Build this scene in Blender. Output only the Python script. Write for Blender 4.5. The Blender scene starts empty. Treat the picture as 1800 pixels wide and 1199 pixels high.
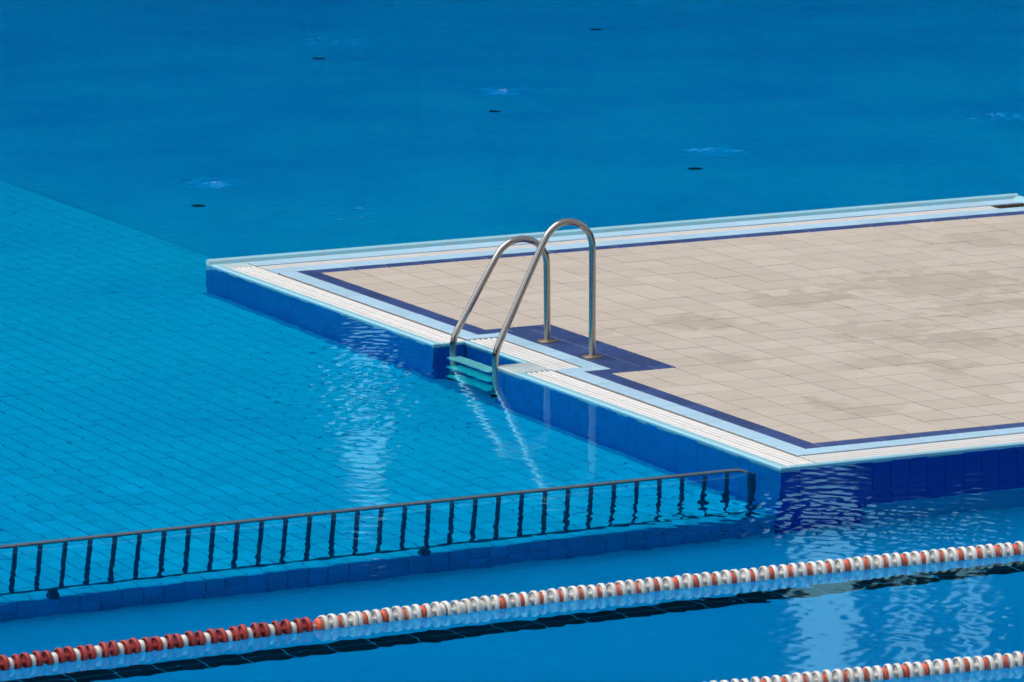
import bpy, math, random
import numpy as np
from mathutils import Vector

# ------------------------------------------------------------------ camera, sky, sun, exposure
scene = bpy.context.scene
R = math.radians
random.seed(7)
YAW, PITCH = 0.4716, 0.1778
CAM = Vector((-17.379, -38.607, 7.076))
cd = bpy.data.cameras.new('camera')
cam = bpy.data.objects.new('camera', cd)
scene.collection.objects.link(cam)
cam.location = CAM
cam.rotation_euler = (math.pi / 2 - PITCH, 0, -YAW)
cd.sensor_width = 36.0
cd.lens = 224.15
cd.clip_start = 0.5
cd.clip_end = 3000
cd.dof.use_dof = True
cd.dof.focus_distance = 38.5
cd.dof.aperture_fstop = 9.0
scene.camera = cam

SUN_EL, SUN_AZ = R(62), R(290)          # high on the left, veiled by cloud
world = bpy.data.worlds.new('World')
scene.world = world
world.use_nodes = True
wn, wl = world.node_tree.nodes, world.node_tree.links
wn.clear()
sky = wn.new('ShaderNodeTexSky')
sky.sky_type = 'NISHITA'
sky.sun_disc = False
sky.sun_elevation = SUN_EL
sky.sun_rotation = SUN_AZ
sky.air_density = 1.0
sky.dust_density = 3.0
sky.ozone_density = 0.3
hs = wn.new('ShaderNodeHueSaturation')
hs.inputs['Saturation'].default_value = 0.40
bg = wn.new('ShaderNodeBackground')
bg.inputs['Strength'].default_value = 0.15
wo = wn.new('ShaderNodeOutputWorld')
wl.new(sky.outputs[0], hs.inputs['Color'])
wl.new(hs.outputs[0], bg.inputs['Color'])
wl.new(bg.outputs[0], wo.inputs['Surface'])

sl = bpy.data.lights.new('sun', 'SUN')
sl.energy = 1.5
sl.angle = R(50)
sl.color = (1.0, 0.97, 0.93)
sun = bpy.data.objects.new('sun', sl)
scene.collection.objects.link(sun)
# direction towards the sun (Blender sky: rotation measured from +Y, clockwise seen from above)
sd = Vector((math.sin(SUN_AZ) * math.cos(SUN_EL), math.cos(SUN_AZ) * math.cos(SUN_EL), math.sin(SUN_EL)))
sun.rotation_euler = sd.to_track_quat('Z', 'Y').to_euler()

scene.view_settings.view_transform = 'Standard'
scene.view_settings.look = 'None'
scene.view_settings.exposure = 0.55
scene.view_settings.gamma = 1.0
scene.view_settings.use_curve_mapping = False
scene.render.engine = 'CYCLES'
cy = scene.cycles
cy.use_denoising = True
cy.denoiser = 'OPENIMAGEDENOISE'
cy.max_bounces = 9
cy.diffuse_bounces = 3
cy.glossy_bounces = 4
cy.transmission_bounces = 7
cy.use_adaptive_sampling = True
cy.adaptive_threshold = 0.02
cy.volume_bounces = 0
cy.caustics_refractive = True
cy.caustics_reflective = True
cy.blur_glossy = 0.3
cy.sample_clamp_indirect = 6.0

# ------------------------------------------------------------------ helpers
COL = scene.collection


def link(o, parent=None):
    COL.objects.link(o)
    if parent is not None:
        o.parent = parent
    return o


def mesh(name, verts, faces, mat, smooth=False):
    m = bpy.data.meshes.new(name)
    m.from_pydata([tuple(v) for v in verts], [], [tuple(f) for f in faces])
    if mat is not None:
        m.materials.append(mat)
    if smooth:
        m.polygons.foreach_set('use_smooth', [True] * len(m.polygons))
    m.update()
    return m


def obj(name, me, parent=None, loc=(0, 0, 0), rot=(0, 0, 0)):
    o = bpy.data.objects.new(name, me)
    o.location = loc
    o.rotation_euler = rot
    return link(o, parent)


def empty(name, loc=(0, 0, 0)):
    o = bpy.data.objects.new(name, None)
    o.location = loc
    o.empty_display_size = 0.1
    return link(o)


def tag(o, label=None, cat=None, group=None, kind=None):
    if label: o['label'] = label
    if cat: o['category'] = cat
    if group: o['group'] = group
    if kind: o['kind'] = kind
    return o


class MB:
    """collects shapes for one mesh"""
    def __init__(s):
        s.v, s.f = [], []

    def add(s, v, f):
        n = len(s.v)
        s.v += [tuple(p) for p in v]
        s.f += [tuple(i + n for i in q) for q in f]

    def box(s, x0, x1, y0, y1, z0, z1, c=0.0):
        """box, optional chamfer c round the top"""
        if c <= 0:
            v = [(x0, y0, z0), (x1, y0, z0), (x1, y1, z0), (x0, y1, z0), (x0, y0, z1), (x1, y0, z1), (x1, y1, z1), (x0, y1, z1)]
            f = [(0, 3, 2, 1), (4, 5, 6, 7), (0, 1, 5, 4), (1, 2, 6, 5), (2, 3, 7, 6), (3, 0, 4, 7)]
        else:
            v = [(x0, y0, z0), (x1, y0, z0), (x1, y1, z0), (x0, y1, z0),
                 (x0, y0, z1 - c), (x1, y0, z1 - c), (x1, y1, z1 - c), (x0, y1, z1 - c),
                 (x0 + c, y0 + c, z1), (x1 - c, y0 + c, z1), (x1 - c, y1 - c, z1), (x0 + c, y1 - c, z1)]
            f = [(0, 3, 2, 1), (8, 9, 10, 11)]
            for a, b in ((0, 4), (4, 8)):
                for k in range(4):
                    f.append((a + k, a + (k + 1) % 4, b + (k + 1) % 4, b + k))
        s.add(v, f)

    def prism(s, prof, axis, a0, a1):
        """extrude a closed profile (list of (u, z)) along x or y"""
        n = len(prof)
        v = []
        for a in (a0, a1):
            for u, z in prof:
                v.append((a, u, z) if axis == 'x' else (u, a, z))
        f = [tuple(range(n - 1, -1, -1)), tuple(range(n, 2 * n))]
        for k in range(n):
            f.append((k, (k + 1) % n, n + (k + 1) % n, n + k))
        s.add(v, f)

    def tube(s, path, r, seg=16, caps=True):
        path = [Vector(p) for p in path]
        n = len(path)
        t0 = (path[1] - path[0]).normalized()
        nrm = t0.orthogonal().normalized()
        rings = []
        for i, p in enumerate(path):
            if i == 0: t = t0
            elif i == n - 1: t = (path[-1] - path[-2]).normalized()
            else: t = ((path[i + 1] - p).normalized() + (p - path[i - 1]).normalized()).normalized()
            nrm = (nrm - t * nrm.dot(t)).normalized()
            b = t.cross(nrm)
            rr = r[i] if isinstance(r, (list, tuple)) else r
            rings.append([p + (nrm * math.cos(a) + b * math.sin(a)) * rr for a in [2 * math.pi * k / seg for k in range(seg)]])
        v = [q for ring in rings for q in ring]
        f = []
        for i in range(n - 1):
            for k in range(seg):
                k2 = (k + 1) % seg
                f.append((i * seg + k, i * seg + k2, (i + 1) * seg + k2, (i + 1) * seg + k))
        if caps:
            f.append(tuple(range(seg - 1, -1, -1)))
            f.append(tuple((n - 1) * seg + k for k in range(seg)))
        s.add(v, f)

    def lathe(s, prof, seg=24, axis='z', closed=False):
        n = len(prof)
        v = []
        for k in range(seg):
            a = 2 * math.pi * k / seg
            for r, h in prof:
                if axis == 'z': v.append((r * math.cos(a), r * math.sin(a), h))
                else: v.append((h, r * math.cos(a), r * math.sin(a)))
        f = []
        m = n if closed else n - 1
        for k in range(seg):
            k2 = (k + 1) % seg
            for i in range(m):
                j = (i + 1) % n
                f.append((k * n + i, k2 * n + i, k2 * n + j, k * n + j))
        s.add(v, f)

    def build(s, name, mat, parent=None, smooth=False, loc=(0, 0, 0), rot=(0, 0, 0)):
        return obj(name, mesh(name, s.v, s.f, mat, smooth), parent, loc, rot)


def catmull(pts, sub=6):
    P = [Vector(p) for p in pts]
    P = [P[0] * 2 - P[1]] + P + [P[-1] * 2 - P[-2]]
    out = []
    for i in range(1, len(P) - 2):
        for k in range(sub):
            t = k / sub
            a, b, c, d = P[i - 1], P[i], P[i + 1], P[i + 2]
            out.append(0.5 * ((2 * b) + (c - a) * t + (2 * a - 5 * b + 4 * c - d) * t * t + (3 * b - a - 3 * c + d) * t ** 3))
    out.append(P[-2])
    return out


def sharp_by_angle(me, ang=35):
    me.polygons.foreach_set('use_smooth', [True] * len(me.polygons))
    try:
        me.set_sharp_from_angle(angle=R(ang))
    except Exception:
        pass


# ------------------------------------------------------------------ materials
def newmat(name):
    m = bpy.data.materials.new(name)
    m.use_nodes = True
    nt = m.node_tree
    nt.nodes.clear()
    out = nt.nodes.new('ShaderNodeOutputMaterial')
    return m, nt, out


def plain(name, col, rough=0.5, metal=0.0, spec=0.5, var=0.0, nscale=6.0, ncol=None, namt=0.0, bump=0.0, bscale=60.0, coat=0.0):
    """principled surface with per-object tint, cloudy dirt and fine relief"""
    m, nt, out = newmat(name)
    N, L = nt.nodes, nt.links
    b = N.new('ShaderNodeBsdfPrincipled')
    b.inputs['Roughness'].default_value = rough
    b.inputs['Metallic'].default_value = metal
    b.inputs['Specular IOR Level'].default_value = spec
    b.inputs['Coat Weight'].default_value = coat
    L.new(b.outputs[0], out.inputs['Surface'])
    geo = N.new('ShaderNodeNewGeometry')
    rgb = N.new('ShaderNodeRGB')
    rgb.outputs[0].default_value = (*col, 1)
    cur = rgb.outputs[0]
    if namt > 0:
        nz = N.new('ShaderNodeTexNoise')
        nz.inputs['Scale'].default_value = nscale
        nz.inputs['Detail'].default_value = 6
        nz.inputs['Roughness'].default_value = 0.6
        L.new(geo.outputs['Position'], nz.inputs['Vector'])
        mr = N.new('ShaderNodeMapRange')
        mr.inputs['From Min'].default_value = 0.4
        mr.inputs['From Max'].default_value = 0.75
        mr.inputs['To Max'].default_value = namt
        L.new(nz.outputs['Fac'], mr.inputs['Value'])
        mx = N.new('ShaderNodeMixRGB')
        mx.inputs['Color2'].default_value = (*(ncol or [c * 0.6 for c in col]), 1)
        L.new(mr.outputs[0], mx.inputs['Fac'])
        L.new(cur, mx.inputs['Color1'])
        cur = mx.outputs[0]
        rr = N.new('ShaderNodeMapRange')
        rr.inputs['To Min'].default_value = max(0.0, rough - 0.1)
        rr.inputs['To Max'].default_value = min(1.0, rough + 0.12)
        L.new(nz.outputs['Fac'], rr.inputs['Value'])
        L.new(rr.outputs[0], b.inputs['Roughness'])
    if var > 0:
        oi = N.new('ShaderNodeObjectInfo')
        mr2 = N.new('ShaderNodeMapRange')
        mr2.inputs['To Min'].default_value = 1 - var
        mr2.inputs['To Max'].default_value = 1 + var
        L.new(oi.outputs['Random'], mr2.inputs['Value'])
        h = N.new('ShaderNodeHueSaturation')
        L.new(mr2.outputs[0], h.inputs['Value'])
        L.new(cur, h.inputs['Color'])
        cur = h.outputs[0]
    L.new(cur, b.inputs['Base Color'])
    if bump > 0:
        nb = N.new('ShaderNodeTexNoise')
        nb.inputs['Scale'].default_value = bscale
        nb.inputs['Detail'].default_value = 4
        L.new(geo.outputs['Position'], nb.inputs['Vector'])
        bp = N.new('ShaderNodeBump')
        bp.inputs['Distance'].default_value = bump
        L.new(nb.outputs['Fac'], bp.inputs['Height'])
        L.new(bp.outputs[0], b.inputs['Normal'])
    return m


def beige_material():
    """matt ceramic deck tile, tint differs per tile, damp patches left by swimmers"""
    m, nt, out = newmat('beige_tile')
    N, L = nt.nodes, nt.links
    b = N.new('ShaderNodeBsdfPrincipled')
    L.new(b.outputs[0], out.inputs['Surface'])
    geo = N.new('ShaderNodeNewGeometry')
    oi = N.new('ShaderNodeObjectInfo')
    ramp = N.new('ShaderNodeValToRGB')
    e = ramp.color_ramp.elements
    e[0].color = (*BEIGE_A, 1)
    e[1].color = (*BEIGE_B, 1)
    ta = N.new('ShaderNodeAttribute')
    ta.attribute_name = 'tint'
    ts = N.new('ShaderNodeMath')
    ts.operation = 'ADD'
    L.new(oi.outputs['Random'], ts.inputs[0])
    L.new(ta.outputs['Fac'], ts.inputs[1])
    tf = N.new('ShaderNodeMath')
    tf.operation = 'FRACT'
    L.new(ts.outputs[0], tf.inputs[0])
    L.new(tf.outputs[0], ramp.inputs['Fac'])
    # broad dirt
    nz = N.new('ShaderNodeTexNoise')
    nz.inputs['Scale'].default_value = 3.0
    nz.inputs['Detail'].default_value = 8
    nz.inputs['Roughness'].default_value = 0.65
    L.new(geo.outputs['Position'], nz.inputs['Vector'])
    mr = N.new('ShaderNodeMapRange')
    mr.inputs['From Min'].default_value = 0.35
    mr.inputs['From Max'].default_value = 0.8
    mr.inputs['To Max'].default_value = 0.35
    L.new(nz.outputs['Fac'], mr.inputs['Value'])
    mx = N.new('ShaderNodeMixRGB')
    mx.inputs['Color2'].default_value = (*[c * 0.72 for c in BEIGE_A], 1)
    L.new(mr.outputs[0], mx.inputs['Fac'])
    L.new(ramp.outputs[0], mx.inputs['Color1'])
    # damp stains: a few blotches at their own places, ragged outline
    nw = N.new('ShaderNodeTexNoise')
    nw.inputs['Scale'].default_value = 6.5
    nw.inputs['Detail'].default_value = 5
    L.new(geo.outputs['Position'], nw.inputs['Vector'])
    acc = None
    for (sx, sy, rx, ry, amt) in STAINS:
        mp = N.new('ShaderNodeMapping')
        mp.inputs['Location'].default_value = (-sx / rx, -sy / ry, 0)
        mp.inputs['Scale'].default_value = (1 / rx, 1 / ry, 0)
        L.new(geo.outputs['Position'], mp.inputs['Vector'])
        ln = N.new('ShaderNodeVectorMath')
        ln.operation = 'LENGTH'
        L.new(mp.outputs[0], ln.inputs[0])
        ad = N.new('ShaderNodeMath')
        ad.operation = 'MULTIPLY_ADD'
        L.new(nw.outputs['Fac'], ad.inputs[0])
        ad.inputs[1].default_value = 3.2
        L.new(ln.outputs['Value'], ad.inputs[2])
        m2 = N.new('ShaderNodeMapRange')
        m2.interpolation_type = 'SMOOTHSTEP'
        m2.inputs['From Min'].default_value = 2.52
        m2.inputs['From Max'].default_value = 2.2
        m2.inputs['To Min'].default_value = 0.0
        m2.inputs['To Max'].default_value = amt * .52
        L.new(ad.outputs[0], m2.inputs['Value'])
        if acc is None:
            acc = m2.outputs[0]
        else:
            mm = N.new('ShaderNodeMath')
            mm.operation = 'MAXIMUM'
            L.new(acc, mm.inputs[0])
            L.new(m2.outputs[0], mm.inputs[1])
            acc = mm.outputs[0]
    wet = N.new('ShaderNodeMixRGB')
    wet.blend_type = 'MULTIPLY'
    wet.inputs['Color2'].default_value = (0.66, 0.64, 0.58, 1)
    L.new(acc, wet.inputs['Fac'])
    L.new(mx.outputs[0], wet.inputs['Color1'])
    L.new(wet.outputs[0], b.inputs['Base Color'])
    rr = N.new('ShaderNodeMapRange')
    rr.inputs['To Min'].default_value = 0.72
    rr.inputs['To Max'].default_value = 0.5
    L.new(acc, rr.inputs['Value'])
    L.new(rr.outputs[0], b.inputs['Roughness'])
    b.inputs['Specular IOR Level'].default_value = 0.3
    nb = N.new('ShaderNodeTexNoise')
    nb.inputs['Scale'].default_value = 90
    L.new(geo.outputs['Position'], nb.inputs['Vector'])
    bp = N.new('ShaderNodeBump')
    bp.inputs['Distance'].default_value = 0.001
    L.new(nb.outputs['Fac'], bp.inputs['Height'])
    L.new(bp.outputs[0], b.inputs['Normal'])
    return m


BEIGE_A = (0.346, 0.300, 0.254)
BEIGE_B = (0.386, 0.338, 0.290)
STAINS = [(1.85, -3.55, .34, .34, .8), (2.82, -3.05, .45, .32, .8), (3.98, -2.95, .85, .6, .7), (3.0, -4.8, .45, .4, .8),
          (2.70, -4.40, .40, .55, .7), (1.41, -4.80, .20, .25, .6), (1.19, -6.35, .15, .30, .8), (2.17, -5.28, .35, .22, .6),
          (1.08, -3.6, .18, .2, .6), (2.42, -5.55, .22, .3, .7), (3.86, -3.85, .7, .4, .7), (1.35, -6.6, .25, .16, .6), (5.2, -1.6, .6, .5, .5)]


def water_material():
    """clear pool water: refracting, blue with depth; its ripples are modelled in the mesh"""
    m, nt, out = newmat('water')
    N, L = nt.nodes, nt.links
    rf = N.new('ShaderNodeBsdfRefraction')
    rf.inputs['IOR'].default_value = 1.333
    rf.inputs['Roughness'].default_value = 0.0
    gl = N.new('ShaderNodeBsdfGlossy')              # mirror part, tinted blue-green to take red out of the reflections
    gl.inputs['Roughness'].default_value = 0.055
    gl.inputs['Color'].default_value = (0.34, 0.80, 0.92, 1)
    fr = N.new('ShaderNodeFresnel')
    fr.inputs['IOR'].default_value = 1.333
    mix = N.new('ShaderNodeMixShader')
    L.new(fr.outputs[0], mix.inputs['Fac'])
    L.new(rf.outputs[0], mix.inputs[1])
    L.new(gl.outputs[0], mix.inputs[2])
    L.new(mix.outputs[0], out.inputs['Surface'])
    va = N.new('ShaderNodeVolumeAbsorption')
    # absorption per metre = density * (1 - colour)
    va.inputs['Color'].default_value = (0.0, 0.957, 0.989, 1)
    va.inputs['Density'].default_value = 4.0
    L.new(va.outputs[0], out.inputs['Volume'])
    return m


RINGS = [(1.488, 3.263), (5.604, 6.609), (5.719, 10.006), (5.542, 2.992), (8.37, 3.577)]

M = {}
M['beige'] = beige_material()
M['grout'] = plain('grout', (0.15, 0.125, 0.105), 0.9, namt=.5, nscale=4)
M['light_grout'] = plain('light_grout', (0.50, 0.49, 0.47), 0.9, namt=.4, nscale=5)
M['navy'] = plain('navy_tile', (0.016, 0.042, 0.150), 0.35, var=.18, namt=.35, nscale=9, ncol=(.04, .06, .13), bump=.0006)
M['lightblue'] = plain('light_blue_tile', (0.29, 0.46, 0.58), 0.4, var=.06, namt=.4, nscale=7, ncol=(.27, .37, .42), bump=.0006)
M['grate'] = plain('grate_plastic', (0.52, 0.515, 0.50), 0.45, var=.04, namt=.45, nscale=12, ncol=(.40, .385, .36))
M['lip'] = plain('lip_tile', (0.22, 0.47, 0.56), 0.3, namt=.5, nscale=10, ncol=(.30, .36, .36))
M['slab'] = plain('lip_slab', (0.36, 0.44, 0.45), 0.4, namt=.6, nscale=10, ncol=(.30, .33, .32))
M['channel'] = plain('channel', (0.10, 0.11, 0.11), 0.7, namt=.5, nscale=8)
M['gutter_shade'] = plain('gutter_shade', (0.02, 0.035, 0.05), 0.6, namt=.6, nscale=14, ncol=(.08, .10, .11))
M['wall_blue'] = plain('wall_tile', (0.003, 0.20, 0.68), 0.25, var=.07)
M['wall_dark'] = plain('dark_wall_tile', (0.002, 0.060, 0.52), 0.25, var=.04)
M['floor_tile'] = plain('floor_tile', (0.01, 0.74, 0.88), 0.3, var=.08, namt=.7, nscale=.8, ncol=(.008, .58, .80))
M['floor_joint'] = plain('floor_joint', (0.003, 0.32, 0.56), 0.8)
M['riser'] = plain('riser_tile', (0.003, 0.40, 0.66), 0.3, var=.10)
M['deep_floor'] = plain('deep_floor', (0.006, 0.58, 0.74), 0.4, namt=1.0, nscale=.5, ncol=(.005, .43, .68))
M['lane_floor'] = plain('lane_floor', (0.004, 0.53, 0.71), 0.4, namt=.6, nscale=.7, ncol=(.004, .43, .64))
M['black_tile'] = plain('black_tile', (0.002, 0.006, 0.010), 0.3, var=.3)
M['steel'] = plain('stainless_steel', (0.33, 0.315, 0.295), 0.12, metal=1.0, namt=.35, nscale=8, ncol=(.33, .30, .26))
M['rail_steel'] = plain('tarnished_steel', (0.24, 0.27, 0.29), 0.28, metal=1.0, namt=.6, nscale=20, ncol=(.12, .15, .16))
M['paint_dark'] = plain('dark_painted_steel', (0.02, 0.085, 0.18), 0.5, namt=.5, nscale=20)
M['brass'] = plain('stained_flange', (0.17, 0.145, 0.105), 0.4, metal=.9, namt=.6, nscale=40, ncol=(.10, .07, .04))
M['rubber'] = plain('rubber', (0.01, 0.01, 0.012), 0.7)
M['white_plastic'] = plain('white_plastic', (0.72, 0.74, 0.72), 0.4, namt=.3, nscale=12)
M['disc_white'] = plain('white_float', (0.60, 0.575, 0.53), 0.45, var=.10, namt=.5, nscale=18, ncol=(.45, .43, .36))
M['disc_red'] = plain('red_float', (0.27, 0.018, 0.014), 0.45, var=.16, namt=.6, nscale=16, ncol=(.34, .07, .055))
M['bead_orange'] = plain('orange_float', (0.55, 0.085, 0.04), 0.45, var=.15, namt=.4, nscale=20, ncol=(.42, .05, .03))
M['cable'] = plain('cable', (0.4, 0.4, 0.38), 0.5)
M['leaf'] = plain('added_belt_leaf', (0.007, 0.014, 0.012), 0.8, spec=.05, namt=.8, nscale=.9, ncol=(.004, .008, .009))
M['paving'] = plain('paving', (0.26, 0.25, 0.22), 0.8, namt=.6, nscale=.4)
M['pool_wall'] = plain('pool_wall', (0.005, 0.12, 0.42), 0.35)
M['inlet'] = plain('inlet', (0.03, 0.035, 0.045), 0.5)
M['water'] = water_material()

# ------------------------------------------------------------------ the setting
PX0, PX1, PY0, PY1 = -16.0, 24.0, -21.0, 22.0      # pool basin
W = 6.36                                            # deck width
D = 7.87                                            # deck length
NY0, NY1, NX = -4.30, -3.45, 0.22                   # ladder recess
SHX = 0.57                                          # right edge of the shallow floor


def floor_z(y, x=0.0):
    return -0.97 + 0.024 * min(y, 0.0) - 0.045 * max(y, 0.0) + 0.025 * min(0.0, x + 1.5)


def far_z(y):
    return -1.15 - 0.045 * max(0.0, y)


# ground round the basin, one sheet with the pool cut out
g = MB()
B = 900.0
xs, ys = [-B, PX0, PX1, B], [-B, PY0, PY1, B]
for i in range(3):
    for j in range(3):
        if i == 1 and j == 1: continue
        g.add([(xs[i], ys[j], .02), (xs[i + 1], ys[j], .02), (xs[i + 1], ys[j + 1], .02), (xs[i], ys[j + 1], .02)], [(0, 1, 2, 3)])
tag(g.build('ground', M['paving']), kind='structure')
g = MB()
t = .3
g.box(PX0 - t, PX0, PY0 - t, PY1 + t, -3.4, .015)
g.box(PX1, PX1 + t, PY0 - t, PY1 + t, -3.4, .015)
g.box(PX0, PX1, PY0 - t, PY0, -3.4, .015)
g.box(PX0, PX1, PY1, PY1 + t, -3.4, .015)
tag(g.build('pool_wall', M['pool_wall']), kind='structure')

# lane pool floor and the far pool floor
LZ = -1.62
g = MB()
g.box(PX0, PX1, PY0, -D + .02, LZ - .2, LZ)
lane_floor = tag(g.build('lane_pool_floor', M['lane_floor']), kind='structure')
g = MB()
x0, x1 = SHX - .05, PX1
ya, yb, yc = -D - .01, 0.0, PY1
g.add([(x0, ya, -3.3), (x1, ya, -3.3), (x1, yc, -3.3), (x0, yc, -3.3), (x0, ya, far_z(ya)), (x1, ya, far_z(ya)), (x1, yb, far_z(yb)), (x0, yb, far_z(yb)),
       (x1, yc, far_z(yc)), (x0, yc, far_z(yc)), (x0, yb, -3.3), (x1, yb, -3.3)],
      [(4, 5, 6, 7), (7, 6, 8, 9), (0, 1, 5, 4), (3, 9, 8, 2), (0, 4, 7, 10), (10, 7, 9, 3), (1, 11, 6, 5), (11, 2, 8, 6)])
tag(g.build('far_pool_floor', M['deep_floor']), kind='structure')

# shallow floor: sloping slab, its tiles laid on top
g = MB()
y0, y1 = -D + .008, PY1
jz = .006
SHF = SHX + .025 * y1            # the edge drifts out a little towards the far end
xs_, ys_ = [PX0, -1.5, SHX], [y0, 0.0, y1]
g.add([(SHX, 0, floor_z(0) - jz), (SHF, y1, floor_z(y1) - jz), (SHX, y1, floor_z(y1) - jz)], [(0, 1, 2)])
for i in range(2):
    for j in range(2):
        q = [(xs_[i], ys_[j]), (xs_[i + 1], ys_[j]), (xs_[i + 1], ys_[j + 1]), (xs_[i], ys_[j + 1])]
        g.add([(x, y, floor_z(y, x) - jz) for x, y in q], [(0, 1, 2, 3)])
g.add([(PX0, y0, -3.2), (-1.5, y0, -3.2), (SHX, y0, -3.2), (SHX, y0, floor_z(y0) - jz), (-1.5, y0, floor_z(y0) - jz), (PX0, y0, floor_z(y0, PX0) - jz),
       (SHX, 0, -3.2), (SHF, y1, -3.2), (SHF, y1, floor_z(y1) - jz), (SHX, 0, floor_z(0) - jz)],
      [(0, 1, 4, 5), (1, 2, 3, 4), (2, 6, 9, 3), (6, 7, 8, 9)])
shallow = tag(g.build('shallow_pool_floor', M['floor_joint']), kind='structure')


def tile_mesh(name, a, b, th, mat, c=.0025, cache={}):
    k = (name, round(a, 4), round(b, 4))
    if k not in cache:
        mb = MB()
        mb.box(-a / 2, a / 2, -b / 2, b / 2, -th, 0, c)
        cache[k] = mesh(name, mb.v, mb.f, mat)
    return cache[k]


fwd = Vector((math.sin(YAW), math.cos(YAW)))
rgt = Vector((math.cos(YAW), -math.sin(YAW)))
FPX = 11207.5


def screen(x, y, z=0.0, refr=False):
    """rough pixel of a point in the 1800 x 1199 photograph, to tell what is in view"""
    if refr:
        x, y = x - fwd.x * 1.095 * (-z), y - fwd.y * 1.095 * (-z)
        z = 0
    d = Vector((x, y, z)) - CAM
    f3 = Vector((fwd.x * math.cos(PITCH), fwd.y * math.cos(PITCH), -math.sin(PITCH)))
    r3 = Vector((rgt.x, rgt.y, 0))
    u3 = r3.cross(f3)
    zz = d.dot(f3)
    return 900 + FPX * d.dot(r3) / zz, 599.5 - FPX * d.dot(u3) / zz, zz


TX, TY = .125, .27
slope = math.atan(.024)
cand = []
rest = MB()
nx = int((SHX - (-7.5)) / TX)
for i in range(nx):
    xc = SHX - TX * (i + .5)
    off = (.135 if (i // 2) % 2 else 0) + random.uniform(-.012, .012)
    for j in range(-1, 56):
        yc = -D + .008 + TY * (j + .5) + off
        lo, hi = yc - TY / 2, yc + TY / 2
        lo = max(lo, -D + .01)
        if hi - lo < .05: continue
        yc = (lo + hi) / 2
        if -.02 < xc + TX / 2 and xc > 0.0 and yc < -.05: continue      # under the deck
        px, py, zz = screen(xc, yc, floor_z(yc, xc), True)
        if not (-60 < px < 1500 and 250 < py < 1150): continue
        cand.append((zz, xc, yc, hi - lo))
cand.sort()
gap = .007
for n, (zz, xc, yc, ly) in enumerate(cand):
    dz = random.uniform(-.0012, .0012)
    if n < 300:
        obj('floor_tile', tile_mesh('floor_tile', TX - gap, ly - gap, .006, M['floor_tile']), shallow,
            (xc, yc, floor_z(yc, xc) + dz), ((slope if yc < 0 else -math.atan(.045)) + random.uniform(-.004, .004), (-math.atan(.025) if xc < -1.5 else 0) + random.uniform(-.004, .004), 0))
    else:
        a, b = (TX - gap) / 2, (ly - gap) / 2
        za, zb = floor_z(yc - b, xc) + dz, floor_z(yc + b, xc) + dz
        rest.add([(xc - a, yc - b, za), (xc + a, yc - b, za), (xc + a, yc + b, zb), (xc - a, yc + b, zb),
                  (xc - a, yc - b, za - .006), (xc + a, yc - b, za - .006), (xc + a, yc + b, zb - .006), (xc - a, yc + b, zb - .006)],
                 [(0, 1, 2, 3), (0, 4, 5, 1), (1, 5, 6, 2), (2, 6, 7, 3), (3, 7, 4, 0)])
g = MB()                              # plain margin along the edge
g.add([(SHX + .002, 0, floor_z(0)), (SHF, y1, floor_z(y1)), (SHX + .002, y1, floor_z(y1)), (SHX + .002, 0, floor_z(0) - .1), (SHF, y1, floor_z(y1) - .1)], [(0, 1, 2), (0, 3, 4, 1)])
g.build('floor_edge', M['floor_tile'], shallow)
o = rest.build('floor_tile_field', M['floor_tile'], shallow)
o['kind'] = 'stuff'

# riser below the guard rail
RW = .1225
nrow = 2
for i in range(56):
    xc = -.01 - RW * (i + .5)
    rh = (floor_z(-D, xc) - LZ) / nrow
    for r in range(nrow):
        zc = LZ + rh * (r + .5)
        k = tile_mesh('riser_tile', RW - .004, rh - .005, .008, M['riser'])
        obj('riser_tile', k, shallow, (xc, -D + random.uniform(-.0012, .0012), zc), (math.pi / 2, 0, 0))

# black lane line on the lane pool floor
LT = .245
for i in range(34):
    for r in range(2):
        obj('lane_line_tile', tile_mesh('lane_line_tile', LT - .006, .112 - .004, .008, M['black_tile']), lane_floor,
            (-5.9 + LT * (i + .5), -9.205 + (.057 if r else -.057), LZ + .006))

# ------------------------------------------------------------------ the deck
QX, QN = .262, .262      # tile field begins here (left and near)
# outer block: channel floor on top, pool walls as its sides
g = MB()
CH = -.06


def extrude_cells(mb, xs, ys, inside, z0, z1):
    """prism over the grid cells marked inside, only outer faces"""
    nx, ny = len(xs) - 1, len(ys) - 1
    for i in range(nx):
        for j in range(ny):
            if not inside(i, j): continue
            x0, x1, y0, y1 = xs[i], xs[i + 1], ys[j], ys[j + 1]
            mb.add([(x0, y0, z1), (x1, y0, z1), (x1, y1, z1), (x0, y1, z1)], [(0, 1, 2, 3)])
            mb.add([(x0, y0, z0), (x1, y0, z0), (x1, y1, z0), (x0, y1, z0)], [(3, 2, 1, 0)])
            for (di, dj, p, q) in ((-1, 0, (x0, y1), (x0, y0)), (1, 0, (x1, y0), (x1, y1)), (0, -1, (x0, y0), (x1, y0)), (0, 1, (x1, y1), (x0, y1))):
                a, b = i + di, j + dj
                if 0 <= a < nx and 0 <= b < ny and inside(a, b): continue
                mb.add([(*p, z0), (*q, z0), (*q, z1), (*p, z1)], [(0, 1, 2, 3)])


e = .009                                             # wall tiles stand in front of the block
xs = [e, NX + e, W]
ys = [-D + e, NY0 - e, NY1 + e, 0]
extrude_cells(g, xs, ys, lambda i, j: not (i == 0 and j == 1), -2.0, CH)
deck = tag(g.build('pool_deck', M['channel']), kind='structure')

# bedding under the tiles (the joints)
g = MB()
bz = .004
xs = [QX, .40, .468, W - .06]
ys = [-D + QN, -4.72, -4.585, -3.405, -3.28, -.10]
extrude_cells(g, xs, ys, lambda i, j: not (i <= 1 and j == 2), CH - .02, bz)
g.build('tile_bed', M['grout'], deck)

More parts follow.
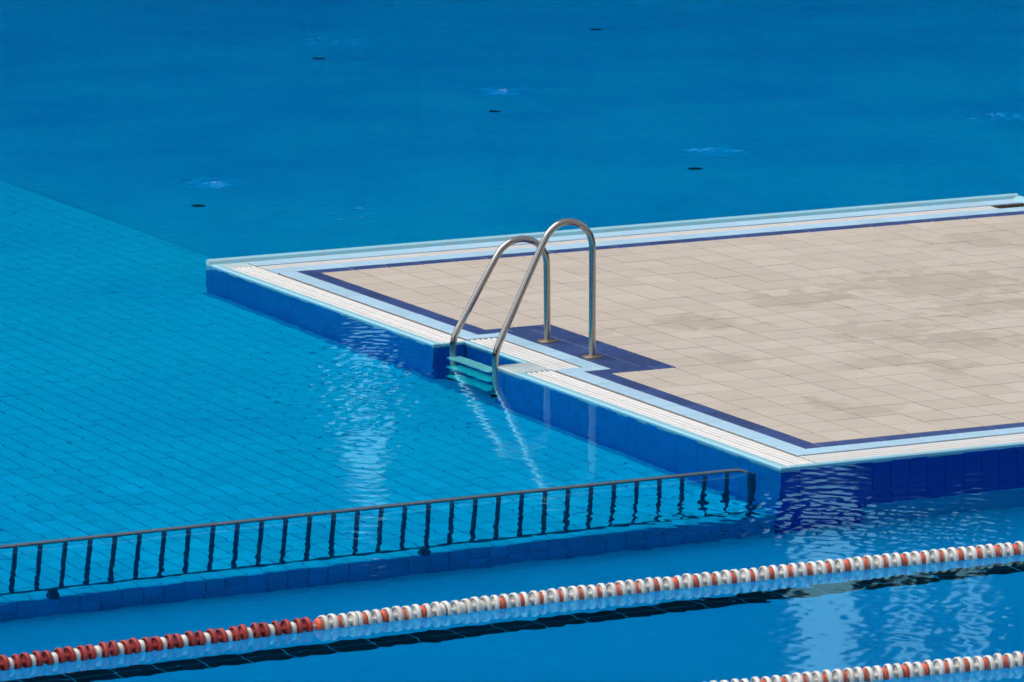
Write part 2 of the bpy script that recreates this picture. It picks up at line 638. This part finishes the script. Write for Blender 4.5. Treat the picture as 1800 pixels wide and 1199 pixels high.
g = MB()
for (x0, x1, y0, y1) in ((.397, .513, -3.15, -.72), (.397, .968, -3.279, -3.15), (.587, .968, -4.719, -3.279), (.397, .968, -4.849, -4.719),
                         (.397, .513, -7.454, -4.849), (.513, 6.09, -7.454, -7.337), (.397, 6.20, -.7199, -.594), (6.092, 6.208, -7.45, -.722)):
    g.box(x0, x1, y0, y1, bz - .01, bz + .0045)
g.build('border_bed', M['light_grout'], deck)
TOP = .012


def put(name, mat, x0, x1, y0, y1, gap=.004, z=TOP, th=.012, tilt=.0025, gapx=None):
    a, b = x1 - x0 - (gapx or gap), y1 - y0 - gap
    if a < .012 or b < .012: return None
    return obj(name, tile_mesh(name, a, b, th, mat), deck, ((x0 + x1) / 2, (y0 + y1) / 2, z + random.uniform(-.0008, .0008)),
               (random.uniform(-tilt, tilt), random.uniform(-tilt, tilt), 0))


def strip(name, mat, x0, x1, y0, y1, step, along, start=None, gap=.006):
    a, b = (x0, x1) if along == 'x' else (y0, y1)
    p = a
    n = (start if start is not None else a) + step
    while p < b - 1e-6:
        q = min(n, b)
        if b - q < .03: q = b
        if along == 'x': put(name, mat, p, q, y0, y1, gap)
        else: put(name, mat, x0, x1, p, q, gap)
        p = q
        n = q + step


# light blue border
LB0, LB1, NV1 = .268, .395, .515
strip('light_blue_tile', M['lightblue'], LB0, LB1, -3.28, -.592, .275, 'y')
strip('light_blue_tile', M['lightblue'], LB0, .585, -3.40, -3.28, .245, 'x')
strip('light_blue_tile', M['lightblue'], .470, .585, -4.585, -3.40, .275, 'y')
strip('light_blue_tile', M['lightblue'], LB0, .585, -4.72, -4.585, .245, 'x')
strip('light_blue_tile', M['lightblue'], LB0, LB1, -7.60, -4.72, .275, 'y')
strip('light_blue_tile', M['lightblue'], LB1, 6.21, -7.60, -7.455, .25, 'x')
strip('light_blue_tile', M['lightblue'], LB0, 6.268, -.592, -.425, .25, 'x', start=.005)
strip('light_blue_tile', M['lightblue'], .26, W - .092, -.262, -.095, .5, 'x', start=.005)
# navy border and pad
strip('navy_tile', M['navy'], LB1, NV1, -3.15, -.72, .275, 'y', start=-3.2)
strip('navy_tile', M['navy'], LB1, .97, -3.28, -3.15, .245, 'x')
strip('navy_tile', M['navy'], .585, .78, -4.72, -3.28, .275, 'y')
strip('navy_tile', M['navy'], .78, .97, -4.72, -3.28, .275, 'y')
strip('navy_tile', M['navy'], LB1, .97, -4.85, -4.72, .245, 'x', start=.34)
strip('navy_tile', M['navy'], LB1, NV1, -7.455, -4.85, .275, 'y', start=-7.61)
strip('navy_tile', M['navy'], NV1, 6.09, -7.455, -7.335, .25, 'x', start=.42)
strip('navy_tile', M['navy'], LB1, 6.21, -.722, -.592, .25, 'x', start=.265)
strip('navy_tile', M['navy'], 6.09, 6.21, -7.455, -.722, .275, 'y')
strip('light_blue_tile', M['lightblue'], 6.21, 6.268, -7.60, -.592, .275, 'y')

# beige field: 24 rows, the lines drift a little against the border
BX0, BX1, BY0, BY1 = NV1, 6.09, -7.335, -.72
PXT, PYT = .25, (7.335 - .72) / 24
far_beige = MB()
beige = []
for j in range(24):
    yb = BY1 - PYT * (j + 1)
    yt = yb + PYT
    x_start = NV1 - .10 * j / 23
    k = 0
    while True:
        xa = x_start + PXT * k
        xb = xa + PXT
        k += 1
        if xa >= BX1: break
        xa, xb = max(xa, BX0), min(xb, BX1)
        if xb - xa < .02: continue
        pieces = [(xa, xb, yb, yt)]
        # cut out the navy pad
        px0, px1, py0, py1 = 0, .97, -4.85, -3.15
        out = []
        for (a, b, c, d) in pieces:
            if b <= px1 and a < px1 and d > py0 and c < py1 or (a < px1 < b and d > py0 and c < py1):
                if b > px1 + .01: out.append((max(a, px1), b, max(c, py0), min(d, py1)))
                if d > py1 + .01: out.append((a, b, py1, d))
                if c < py0 - .01: out.append((a, b, c, py0))
            else:
                out.append((a, b, c, d))
        for (a, b, c, d) in out:
            sx, sy, zz = screen((a + b) / 2, (c + d) / 2, TOP)
            beige.append((sx > 1850, zz, a, b, c, d))
beige.sort()
tint = []
for n, (off, zz, a, b, c, d) in enumerate(beige):
    if n < 300 and not off:
        put('deck_tile', M['beige'], a, b, c, d, .007, gapx=.012)
    else:
        k = len(far_beige.v)
        zj = random.uniform(-.0008, .0008)
        far_beige.box(a + .006, b - .006, c + .0035, d - .0035, 0, TOP + zj, .0025)
        tint += [random.random()] * (len(far_beige.v) - k)
o = far_beige.build('deck_tile_field', M['beige'], deck)
at = o.data.attributes.new('tint', 'FLOAT', 'POINT')
at.data.foreach_set('value', tint)
o['kind'] = 'stuff'

SWELL = .0018
CALM = .0075
RIPPLES = [(-0.60, -9.15, 1.2, 0.62, -55, .058), (-1.0, -4.6, 1.7, 0.6, 64, .045), (-1.0, -11.6, 1.2, 1.2, 0, .014), (5.3, .9, .8, .5, 60, .014),
           (1.75, 1.56, .8, .45, 60, .034), (6.2, 2.6, .8, .6, 60, .034), (4.1, 1.7, .7, .4, 60, .026), (3.2, 2.2, .5, .4, 60, .026), (9.6, 6.1, 1.2, .8, 60, .03), (3.6, 8.8, 1.2, .8, 60, .026)]
# overflow lip round the edge
lips = [('lip', (0, .055, NY1, -.09), .012), ('lip', (.0, .055, -D, -4.575), .012), ('lip', (NX, .258, -4.30, -3.432), .010),
        ('lip', (.055, NX, NY1, -3.432), .010), ('slab', (0, .256, -4.575, NY0), .013), ('lip', (.055, W, -D, -7.834), .012), ('slab', (.0555, .257, -.252, -.09), .006)]
for mt, (x0, x1, y0, y1), zt in lips:
    g = MB()
    g.box(x0, x1, y0, y1, CH - .03, zt, .006)
    g.build('overflow_lip', M[mt], deck)
g = MB()   # far lip: raised roll sloping in towards the deck
g.prism([(0.0, CH - .03), (0.0, .026), (-.010, .036), (-.030, .036), (-.044, .026), (-.052, .004), (-.070, -.004), (-.088, -.004), (-.088, CH - .03)], 'x', 0.0, W)
g.build('overflow_lip', M['lip'], deck)
g = MB()
g.prism([(W, CH - .03), (W, .020), (W - .012, .030), (W - .038, .030), (W - .060, .020), (W - .088, .002), (W - .088, CH - .03)], 'y', -D, -.0885)
g.build('overflow_lip', M['lip'], deck)


# gratings: long slats side by side
def grating(x0, x1, y0, y1, along, n):
    if along == 'y':
        p = (x1 - x0) / n
        for k in range(n):
            a = x0 + p * k + .0065
            b = x0 + p * (k + 1) - .0065
            pieces = []
            y = y0
            while y < y1 - .01:
                pieces.append((y, min(y + 1.2, y1)))
                y += 1.2
            for (c, d) in pieces:
                g = MB()
                g.prism([(a, -.02), (b, -.02), (b, .004), (b - .005, .009), (a + .005, .009), (a, .004)][::-1], 'y', c + .001, d - .001)
                g.build('grate_slat', M['grate'], deck, loc=(0, 0, random.uniform(-.001, .001)))
    else:
        p = (y1 - y0) / n
        for k in range(n):
            a = y0 + p * k + .006
            b = y0 + p * (k + 1) - .006
            x = x0
            while x < x1 - .01:
                c, d = x, min(x + 1.2, x1)
                g = MB()
                g.prism([(a, -.02), (b, -.02), (b, .004), (b - .005, .009), (a + .005, .009), (a, .004)], 'x', c + .001, d - .001)
                g.build('grate_slat', M['grate'], deck, loc=(0, 0, random.uniform(-.001, .001)))
                x += 1.2


grating(.062, .250, NY1 + .02, -.255, 'y', 5)
grating(.066, .250, -7.83, -4.585, 'y', 5)
grating(.266, .460, -4.58, -3.415, 'y', 5)
grating(.256, W - .06, -7.832, -7.612, 'x', 4)
grating(.256, 5.98, -.418, -.272, 'x', 4)
for k in range(6):      # open gutter corner, the shade of the hole painted as dark bars
    g = MB()
    g.box(5.985 + .047 * k, 5.985 + .047 * k + .041, -.420, -.268, -.03, .004)
    g.build('gutter_shade_bar', M['gutter_shade'], deck)

# wall tiles under the lip
WW, WH = .1225, .245


def wall_x(y0, y1, x, rows, mat, name, lo):
    n = int(round((y1 - y0) / WW))
    w = (y1 - y0) / n
    for i in range(n):
        for r in range(rows):
            zt = CH + .03 - WH * r if False else -.0 - WH * r
            zt = (.0 if r == 0 else -WH * r)
            h = WH if r else WH - .03
            zc = -WH * r - WH / 2 - (.015 if r == 0 else 0)
            if zc < lo - .1: continue
            obj(name, tile_mesh(name, h - .0025, w - .0025, .009, mat, .0012), deck,
                (x + random.uniform(-.0008, .0008), y0 + w * (i + .5), zc), (0, -math.pi / 2, 0))


def wall_y(x0, x1, y, rows, mat, name, sgn=-1):
    n = int(round((x1 - x0) / WW))
    w = (x1 - x0) / n
    for i in range(n):
        for r in range(rows):
            h = WH if r else WH - .03
            zc = -WH * r - WH / 2 - (.015 if r == 0 else 0)
            obj(name, tile_mesh(name, w - .0025, h - .0025, .009, mat, .0012), deck,
                (x0 + w * (i + .5), y + random.uniform(-.0008, .0008), zc), (math.pi / 2 if sgn < 0 else -math.pi / 2, 0, 0))


wall_x(NY1, 0, 0, 5, M['wall_blue'], 'wall_tile', -1.2)
wall_x(-D + .001, NY0, 0, 5, M['wall_blue'], 'wall_tile', -1.2)
wall_x(NY0 + .012, NY1 - .012, NX, 5, M['wall_blue'], 'wall_tile', -1.2)
wall_y(.012, NX, NY1, 5, M['wall_blue'], 'recess_tile', -1)
wall_y(.012, NX, NY0, 5, M['wall_blue'], 'recess_tile', 1)
wall_y(.001, 2.4, -D, 7, M['wall_dark'], 'dark_wall_tile', -1)
g = MB()
g.box(2.402, W, -D, -D + .012, -1.7, -.03)
o = g.build('dark_wall_field', M['wall_dark'], deck)
o['kind'] = 'stuff'

# ------------------------------------------------------------------ water
# the surface is a fine sheet of real ripples where the camera looks, calm beyond
rng = np.random.default_rng(11)
D0, D1, LAT = 28.7, 58.0, 5.3
na, nb = int((D1 - D0) / .020), int(2 * LAT / .018)
aa, bb = np.meshgrid(np.linspace(D0, D1, na), np.linspace(-LAT, LAT, nb), indexing='ij')
WX = CAM.x + fwd.x * aa + rgt.x * bb
WY = CAM.y + fwd.y * aa + rgt.y * bb


def field(n, l0, l1, ang=None, spread=math.pi):
    """gaussian ripples of unit slope, wavelengths l0..l1"""
    h = np.zeros_like(WX)
    for _ in range(n):
        lam = math.exp(rng.uniform(math.log(l0), math.log(l1)))
        k = 2 * math.pi / lam
        th = rng.uniform(-spread, spread) + (ang or 0)
        h += np.sin(k * (math.cos(th) * WX + math.sin(th) * WY) + rng.uniform(0, 6.283)) / k
    return h * math.sqrt(2.0 / n)


def blob(x, y, rx, ry, ang):
    c, q = math.cos(R(ang)), math.sin(R(ang))
    dx, dy = WX - x, WY - y
    u, v_ = (c * dx + q * dy) / rx, (-q * dx + c * dy) / ry
    return np.exp(-(u * u + v_ * v_))


gust = 0.5 + 0.5 * np.sin(WX * .9 + 1.3 * np.sin(WY * .5)) * np.sin(WY * .7 + .8 * np.sin(WX * .6))
H = SWELL * field(24, .35, .9)
amp = np.zeros_like(WX)
for (x, y, rx, ry, ang, a_) in RIPPLES:
    amp = np.maximum(amp, a_ * blob(x, y, rx, ry, ang))
H += (CALM * (.6 + .8 * gust)) * field(44, .07, .20)
H += amp * (field(50, .06, .15) * .75 + field(34, .06, .14, R(35), .5) * .65)
for (x, y) in RINGS:
    d = np.sqrt((WX - x) ** 2 + (WY - y) ** 2)
    wob = field(8, .15, .4)
    H += .0095 * np.sin(46 * d + 60 * wob) * np.exp(-(d / .20) ** 2) * (1 + 14 * wob)
edge = np.minimum(np.minimum(aa - D0, D1 - aa), LAT - np.abs(bb))
H *= np.clip(edge / .6, 0, 1)
vid = np.arange(na * nb).reshape(na, nb)
q4 = np.stack([vid[:-1, :-1], vid[:-1, 1:], vid[1:, 1:], vid[1:, :-1]], -1).reshape(-1, 4)
fx = WX.reshape(-1)[q4].mean(1)
fy = WY.reshape(-1)[q4].mean(1)
i_ = .022
inside = (fx > i_) & (fx < W - i_) & (fy < -i_) & (fy > -D + i_) & ~((fx < NX + i_) & (fy > NY0 - .02) & (fy < NY1 + .012))
q4 = q4[~inside]
co = np.stack([WX.reshape(-1), WY.reshape(-1), H.reshape(-1)], -1)
# calm remainder out to the pool walls
out_c = [(PX0 - .1, PY0 - .1, 0), (PX1 + .1, PY0 - .1, 0), (PX1 + .1, PY1 + .1, 0), (PX0 - .1, PY1 + .1, 0)]
nv = len(co)
co = np.vstack([co, np.array(out_c)])
c0, c1, c2, c3 = vid[0, 0], vid[0, -1], vid[-1, -1], vid[-1, 0]       # near left, near right, far right, far left
O = [nv, nv + 1, nv + 2, nv + 3]
extra = [(O[0], O[1], c1, c0), (O[1], O[2], c2, c1), (O[2], O[3], c3, c2), (O[3], O[0], c0, c3)]
q4 = np.vstack([q4, np.array(extra)])
used = np.zeros(len(co), bool)
used[q4.reshape(-1)] = True
remap = np.cumsum(used) - 1
co, q4 = co[used], remap[q4]
wm = bpy.data.meshes.new('water')
wm.vertices.add(len(co))
wm.vertices.foreach_set('co', co.astype(np.float32).reshape(-1))
wm.loops.add(q4.size)
wm.loops.foreach_set('vertex_index', q4.astype(np.int32).reshape(-1))
wm.polygons.add(len(q4))
wm.polygons.foreach_set('loop_start', np.arange(0, q4.size, 4, dtype=np.int32))
wm.polygons.foreach_set('loop_total', np.full(len(q4), 4, np.int32))
wm.polygons.foreach_set('use_smooth', np.ones(len(q4), bool))
wm.update(calc_edges=True)
wm.validate()
wm.materials.append(M['water'])
water = tag(obj('water', wm), kind='structure')

# ------------------------------------------------------------------ pool ladder
lad = empty('pool_ladder', (0.3, -4.0, 0.012))
tag(lad, 'stainless steel pool ladder with two curved handrails and pale steps, set in the deck recess', 'ladder')
bpy.context.view_layer.update()


def part(mb, name, mat, parent, smooth=False, ang=None):
    o = mb.build(name, mat, parent, smooth)
    p, off = parent, Vector((0, 0, 0))
    while p is not None:
        off += p.location
        p = p.parent
    o.data.transform(__import__('mathutils').Matrix.Translation(-off))
    if ang: sharp_by_angle(o.data, ang)
    return o


railA = [(.010, -.84), (.010, -.5), (.010, -.15), (.011, .02), (.018, .075), (.036, .125), (.086, .207), (.225, .434), (.325, .592), (.370, .638),
         (.430, .668), (.503, .675), (.578, .652), (.634, .603), (.662, .54), (.667, .46), (.669, .25), (.670, .012)]
railB = [(-.004, -.84), (-.004, -.5), (-.004, -.15), (-.003, .04), (.004, .10), (.028, .165), (.130, .367), (.267, .640), (.335, .770), (.372, .820),
         (.430, .860), (.503, .872), (.580, .848), (.634, .800), (.660, .740), (.666, .66), (.666, .35), (.666, .012)]
for yy, prof, lab in ((-3.70, railA, 'shorter far handrail'), (-4.313, railB, 'taller near handrail')):
    g = MB()
    g.tube(catmull([(x, yy, z) for x, z in prof], 5), .0212, 18)
    h = part(g, 'handrail', M['steel'], lad, True, 50)
    h['label'] = lab
    f = MB()
    f.lathe([(.0, .020), (.024, .020), (.030, .016), (.062, .010), (.0655, .006), (.066, .0)], 28)
    f.v = [(x + prof[-1][0], y + yy, z + .012) for x, y, z in f.v]
    part(f, 'flange', M['brass'], h, True, 50)
    c = MB()
    c.tube([(prof[0][0], yy, -.87), (prof[0][0], yy, -.80)], .026, 14)
    part(c, 'foot_cap', M['rubber'], h, True, 50)
for k, zt in enumerate((-.13, -.415, -.70)):
    g = MB()
    x0, x1 = -.045, .055
    prof = [(x0, zt - .03), (x0 + .004, zt - .036), (x1, zt - .036), (x1, zt - .004)]
    n = 5
    for q in range(n, -1, -1):                      # ribbed tread
        xx = x0 + .008 + (x1 - x0 - .016) * q / n
        prof += [(xx + .005, zt - .003), (xx + .003, zt), (xx - .003, zt), (xx - .005, zt - .003)]
    prof += [(x0, zt - .006)]
    g.prism(prof, 'y', -4.290, -3.722)
    part(g, 'step', M['white_plastic'], lad)

# ------------------------------------------------------------------ sunken guard rail
gr = empty('guard_rail', (-4.0, -D + .06, floor_z(-D)))
tag(gr, 'long low metal guard rail with dark balusters standing in the water on the shallow edge', 'railing')
RY = -D + .03
XR, XL = -.175, -7.6
zt, zb = .016, -1.015
g = MB()
g.tube([(XL, RY - .06, zt), (-5, RY - .05, zt), (-2.5, RY - .015, zt), (-.30, RY, zt)] + [(-.25, RY, zt - .004), (-.21, RY, zt - .018), (-.185, RY, zt - .045), (XR, RY, -.08)], .0108, 12)
part(g, 'top_rail', M['rail_steel'], gr, True, 50)
g = MB()
g.tube([(XR, RY, -.06), (XR, RY, floor_z(RY) + .012)], .026, 14)
part(g, 'end_post', M['paint_dark'], gr, True, 50)


def ry(x):
    t = max(0, (-.3 - x)) / 7.3
    return RY - .06 * min(1, t * 1.15)


g = MB()
g.tube([(XL, ry(XL), zb), (-4, ry(-4), zb), (XR - .01, RY, zb)], .018, 10)
part(g, 'bottom_rail', M['paint_dark'], gr, True, 50)
x = -.330
while x > XL:
    g = MB()
    dx = -.008 - .02 * min(1, (-x) / 4) + random.uniform(-.003, .003)
    g.tube([(x, ry(x), zt - .012), (x + dx, ry(x) + .0, zb)], .0135, 10)
    part(g, 'baluster', M['paint_dark'], gr, True, 50)
    x -= .1447
for x in (-2.24, -4.46, -6.68):
    g = MB()
    g.box(x - .024, x + .024, ry(x) - .022, ry(x) + .022, floor_z(RY, x) - .002, zb - .008)
    part(g, 'foot', M['paint_dark'], gr)

# ------------------------------------------------------------------ lane ropes
hw = .0115
disc_prof = [(.008, -.027), (.012, -.027), (.014, -.0025), (.041, -.0025), (.0425, -hw + .002), (.0445, -hw), (.0485, -hw + .001), (.0505, -hw + .004),
             (.0505, hw - .004), (.0485, hw - .001), (.0445, hw), (.0425, hw - .002), (.041, .0025), (.014, .0025), (.012, .027), (.008, .027)]
MESH = {}
for nm, mt in (('white', M['disc_white']), ('red', M['disc_red'])):
    g = MB()
    g.lathe(disc_prof, 26, 'x', closed=True)
    me = mesh('float_disc', g.v, g.f, mt)
    sharp_by_angle(me, 40)
    MESH[nm] = me
for nm, mt, r, l in (('bead_orange', M['bead_orange'], .038, .015), ('bead_white', M['disc_white'], .036, .0145)):
    g = MB()
    g.lathe([(.006, -l), (r * .75, -l), (r * .95, -l * .75), (r, -l * .3), (r, l * .3), (r * .95, l * .75), (r * .75, l), (.006, l)], 20, 'x')
    me = mesh('float_bead', g.v, g.f, mt)
    sharp_by_angle(me, 60)
    MESH[nm] = me


def lane_rope(name_label, yfun, x_from, x_to, seq, side):
    root = empty('lane_rope', ((x_from + x_to) / 2, yfun((x_from + x_to) / 2), 0))
    tag(root, name_label, 'lane rope', 'floating lane ropes')
    o0 = root.location
    zc = .013
    g = MB()
    n = 60
    g.tube([(x_from + (x_to - x_from) * k / n, yfun(x_from + (x_to - x_from) * k / n), zc) for k in range(n + 1)], .007, 8)
    part(g, 'cable', M['cable'], root, True, 60)
    for (nm, key, x) in seq:
        yy = yfun(x)
        ang = math.atan((yfun(x + .05) - yfun(x - .05)) / .1)
        obj(nm, MESH[key], root, (x - o0.x + random.uniform(-.003, .003), yy - o0.y + random.uniform(-.002, .002), zc + random.uniform(-.0035, .0035)),
            (random.uniform(0, 6.28), random.uniform(-.08, .08), ang + random.uniform(-.11, .11)))


seq = []
x = -4.125
# red end: pairs of red discs with a white bead between the pairs
x = -4.205
per = .1205
while x > -6.6:
    seq.append(('float_bead', 'bead_white', x))
    seq.append(('float_disc', 'red', x + .0345))
    seq.append(('float_disc', 'red', x + .0345 + .0505))
    x -= per
# white part: orange bead then two white discs
x = -4.058
k = 0
P2 = .1116
while x < 1.6:
    key = 'bead_white' if -3.42 < x < -3.10 else 'bead_orange'
    seq.append(('float_bead', key, x))
    seq.append(('float_disc', 'white', x + .0275))
    seq.append(('float_disc', 'white', x + .0275 + .0545))
    if k == 1: seq.append(('float_disc', 'white', x + .0275 + .0545 + .03)); x += .030
    x += P2
    k += 1
lane_rope('floating lane rope with red discs at its left end, nearer the deck',
          lambda x: -0.0122 * x * x - 0.0633 * x - 10.40, -6.7, 1.7, seq, 1)
seq = []
x = -2.405 - .1081 * 9
while x < .5:
    seq.append(('float_bead', 'bead_orange', x))
    seq.append(('float_disc', 'white', x + .0275))
    seq.append(('float_disc', 'white', x + .0275 + .0525))
    x += .1081
lane_rope('floating lane rope of white discs and orange beads in the bottom right corner',
          lambda x: -0.079 * x - 12.735, -3.5, .6, seq, 1)

# ------------------------------------------------------------------ floor inlets of the far pool
INL = [((1.590, 3.646), 'dark round floor inlet under the far pool, the one nearest the shallow floor at left'),
       ((5.753, 7.055), 'dark round floor inlet under the far pool, the one above the ladder handrails'),
       ((8.911, 11.293), 'dark round floor inlet under the far pool, farthest of all near the top edge'),
       ((5.891, 10.690), 'dark round floor inlet under the far pool at the top left'),
       ((5.674, 3.526), 'dark round floor inlet under the far pool, nearest behind the deck on the right')]
for (x, y), lab in INL:
    r = empty('floor_inlet', (x, y, far_z(y)))
    tag(r, lab, 'floor inlet', 'floor inlets of the far pool')
    g = MB()
    g.lathe([(.0, .012), (.026, .012), (.030, .004), (.040, .004), (.040, .012), (.056, .010), (.058, -.02)], 24)
    part_o = g.build('cover', M['inlet'], r, True)
    g = MB()
    g.lathe([(.0, .024), (.016, .024), (.022, .018), (.022, .010)], 20)
    g.build('nozzle', M['inlet'], r, True)

# ------------------------------------------------------------------ unseen tree belt, added to darken and streak the water's reflections
def ico(sub):
    t = (1 + 5 ** .5) / 2
    v = [Vector(p).normalized() for p in [(-1, t, 0), (1, t, 0), (-1, -t, 0), (1, -t, 0), (0, -1, t), (0, 1, t), (0, -1, -t), (0, 1, -t), (t, 0, -1), (t, 0, 1), (-t, 0, -1), (-t, 0, 1)]]
    f = [(0, 11, 5), (0, 5, 1), (0, 1, 7), (0, 7, 10), (0, 10, 11), (1, 5, 9), (5, 11, 4), (11, 10, 2), (10, 7, 6), (7, 1, 8), (3, 9, 4), (3, 4, 2), (3, 2, 6), (3, 6, 8), (3, 8, 9), (4, 9, 5), (2, 4, 11), (6, 2, 10), (8, 6, 7), (9, 8, 1)]
    for _ in range(sub):
        c, nf = {}, []

        def mid(a, b):
            k = (min(a, b), max(a, b))
            if k not in c:
                v.append(((v[a] + v[b]) / 2).normalized())
                c[k] = len(v) - 1
            return c[k]
        for a, b, d in f:
            ab, bd, da = mid(a, b), mid(b, d), mid(d, a)
            nf += [(a, ab, da), (b, bd, ab), (d, da, bd), (ab, bd, da)]
        f = nf
    return v, f


IV, IF = ico(2)
IV_S, IF_S = ico(1)
STREAK_GAPS = [(-1.86, -1.60, 6.3, 7.8), (3.40, 4.06, 8.1, 40.), (4.62, 4.80, 8.9, 40.), (5.34, 5.56, 8.9, 40.)]   # breaks shaped to mirror bright sky streaks: lateral from, to, height from, to
added_belt = MB()
rw = random.Random(3)


def lump(x, y, z, r, vs0, fs0):
    c = Vector((x, y, z))
    ph = [rw.uniform(0, 6.28) for _ in range(3)]
    vs = []
    for p in vs0:
        k = 1 + .16 * math.sin(5 * p.x + ph[0]) * math.sin(5 * p.y + ph[1]) + .12 * math.sin(9 * p.z + ph[2] + 4 * p.x) + rw.uniform(-.09, .09)
        vs.append(c + p * r * k)
    added_belt.add(vs, fs0)


RW_ = 74.0
lat = -9.0
while lat < 9.0:                       # the stretch mirrored in the picture, fine
    h = 20 + 3 * math.sin(lat * .7) + 1.5 * math.sin(lat * 2.1 + 1)
    z = .4
    while z < h:
        r = rw.uniform(.38, .52)
        for (a, b, c, d) in STREAK_GAPS:
            if z > c - .25 and z < d + .25:
                out = max(a - lat, lat - b)
                if out < r * 1.15: r = out / 1.15
        if r > .1:
            dd = RW_ + rw.uniform(-.8, .8)
            lump(CAM.x + fwd.x * dd + rgt.x * lat, CAM.y + fwd.y * dd + rgt.y * lat, z, r, IV_S, IF_S)
        z += .36
    lat += .30
lat = 3.1
while lat < 6.2:                       # thin foliage added to keep the mirrored streaks apart
    z = 7.9
    while z < 19:
        r = .17
        for (a, b, c, d) in STREAK_GAPS:
            if z > c - .1: r = min(r, max(a - lat, lat - b) / 1.15)
        if r > .05:
            dd = RW_ + rw.uniform(-.4, .4)
            lump(CAM.x + fwd.x * dd + rgt.x * lat, CAM.y + fwd.y * dd + rgt.y * lat, z, r, IV_S, IF_S)
        z += .2
    lat += .105
for k in range(230):                   # rest of the belt, coarse, added all round for dark reflections in steel
    th = k / 230 * 2 * math.pi
    px, py = 2 + 82 * math.sin(th), -6 + 82 * math.cos(th)
    u = (Vector((px, py)) - CAM.xy)
    if u.dot(fwd) > 0 and abs(u.dot(rgt)) < 9 + 0: continue
    h = 12 + 4 * math.sin(th * 7) + 3 * math.sin(th * 19)
    if u.dot(fwd) > 0 and abs(u.dot(rgt)) < 45: h += 6
    z = .5
    while z < h:
        lump(px + rw.uniform(-1.5, 1.5), py + rw.uniform(-1.5, 1.5), z, rw.uniform(1.7, 2.4), IV, IF)
        z += 1.7
o = added_belt.build('added_tree_belt', M['leaf'], None, True)
tag(o, 'unseen dark tree belt added round the pool to shape the reflections in the water', 'added_tree_belt', kind='stuff')
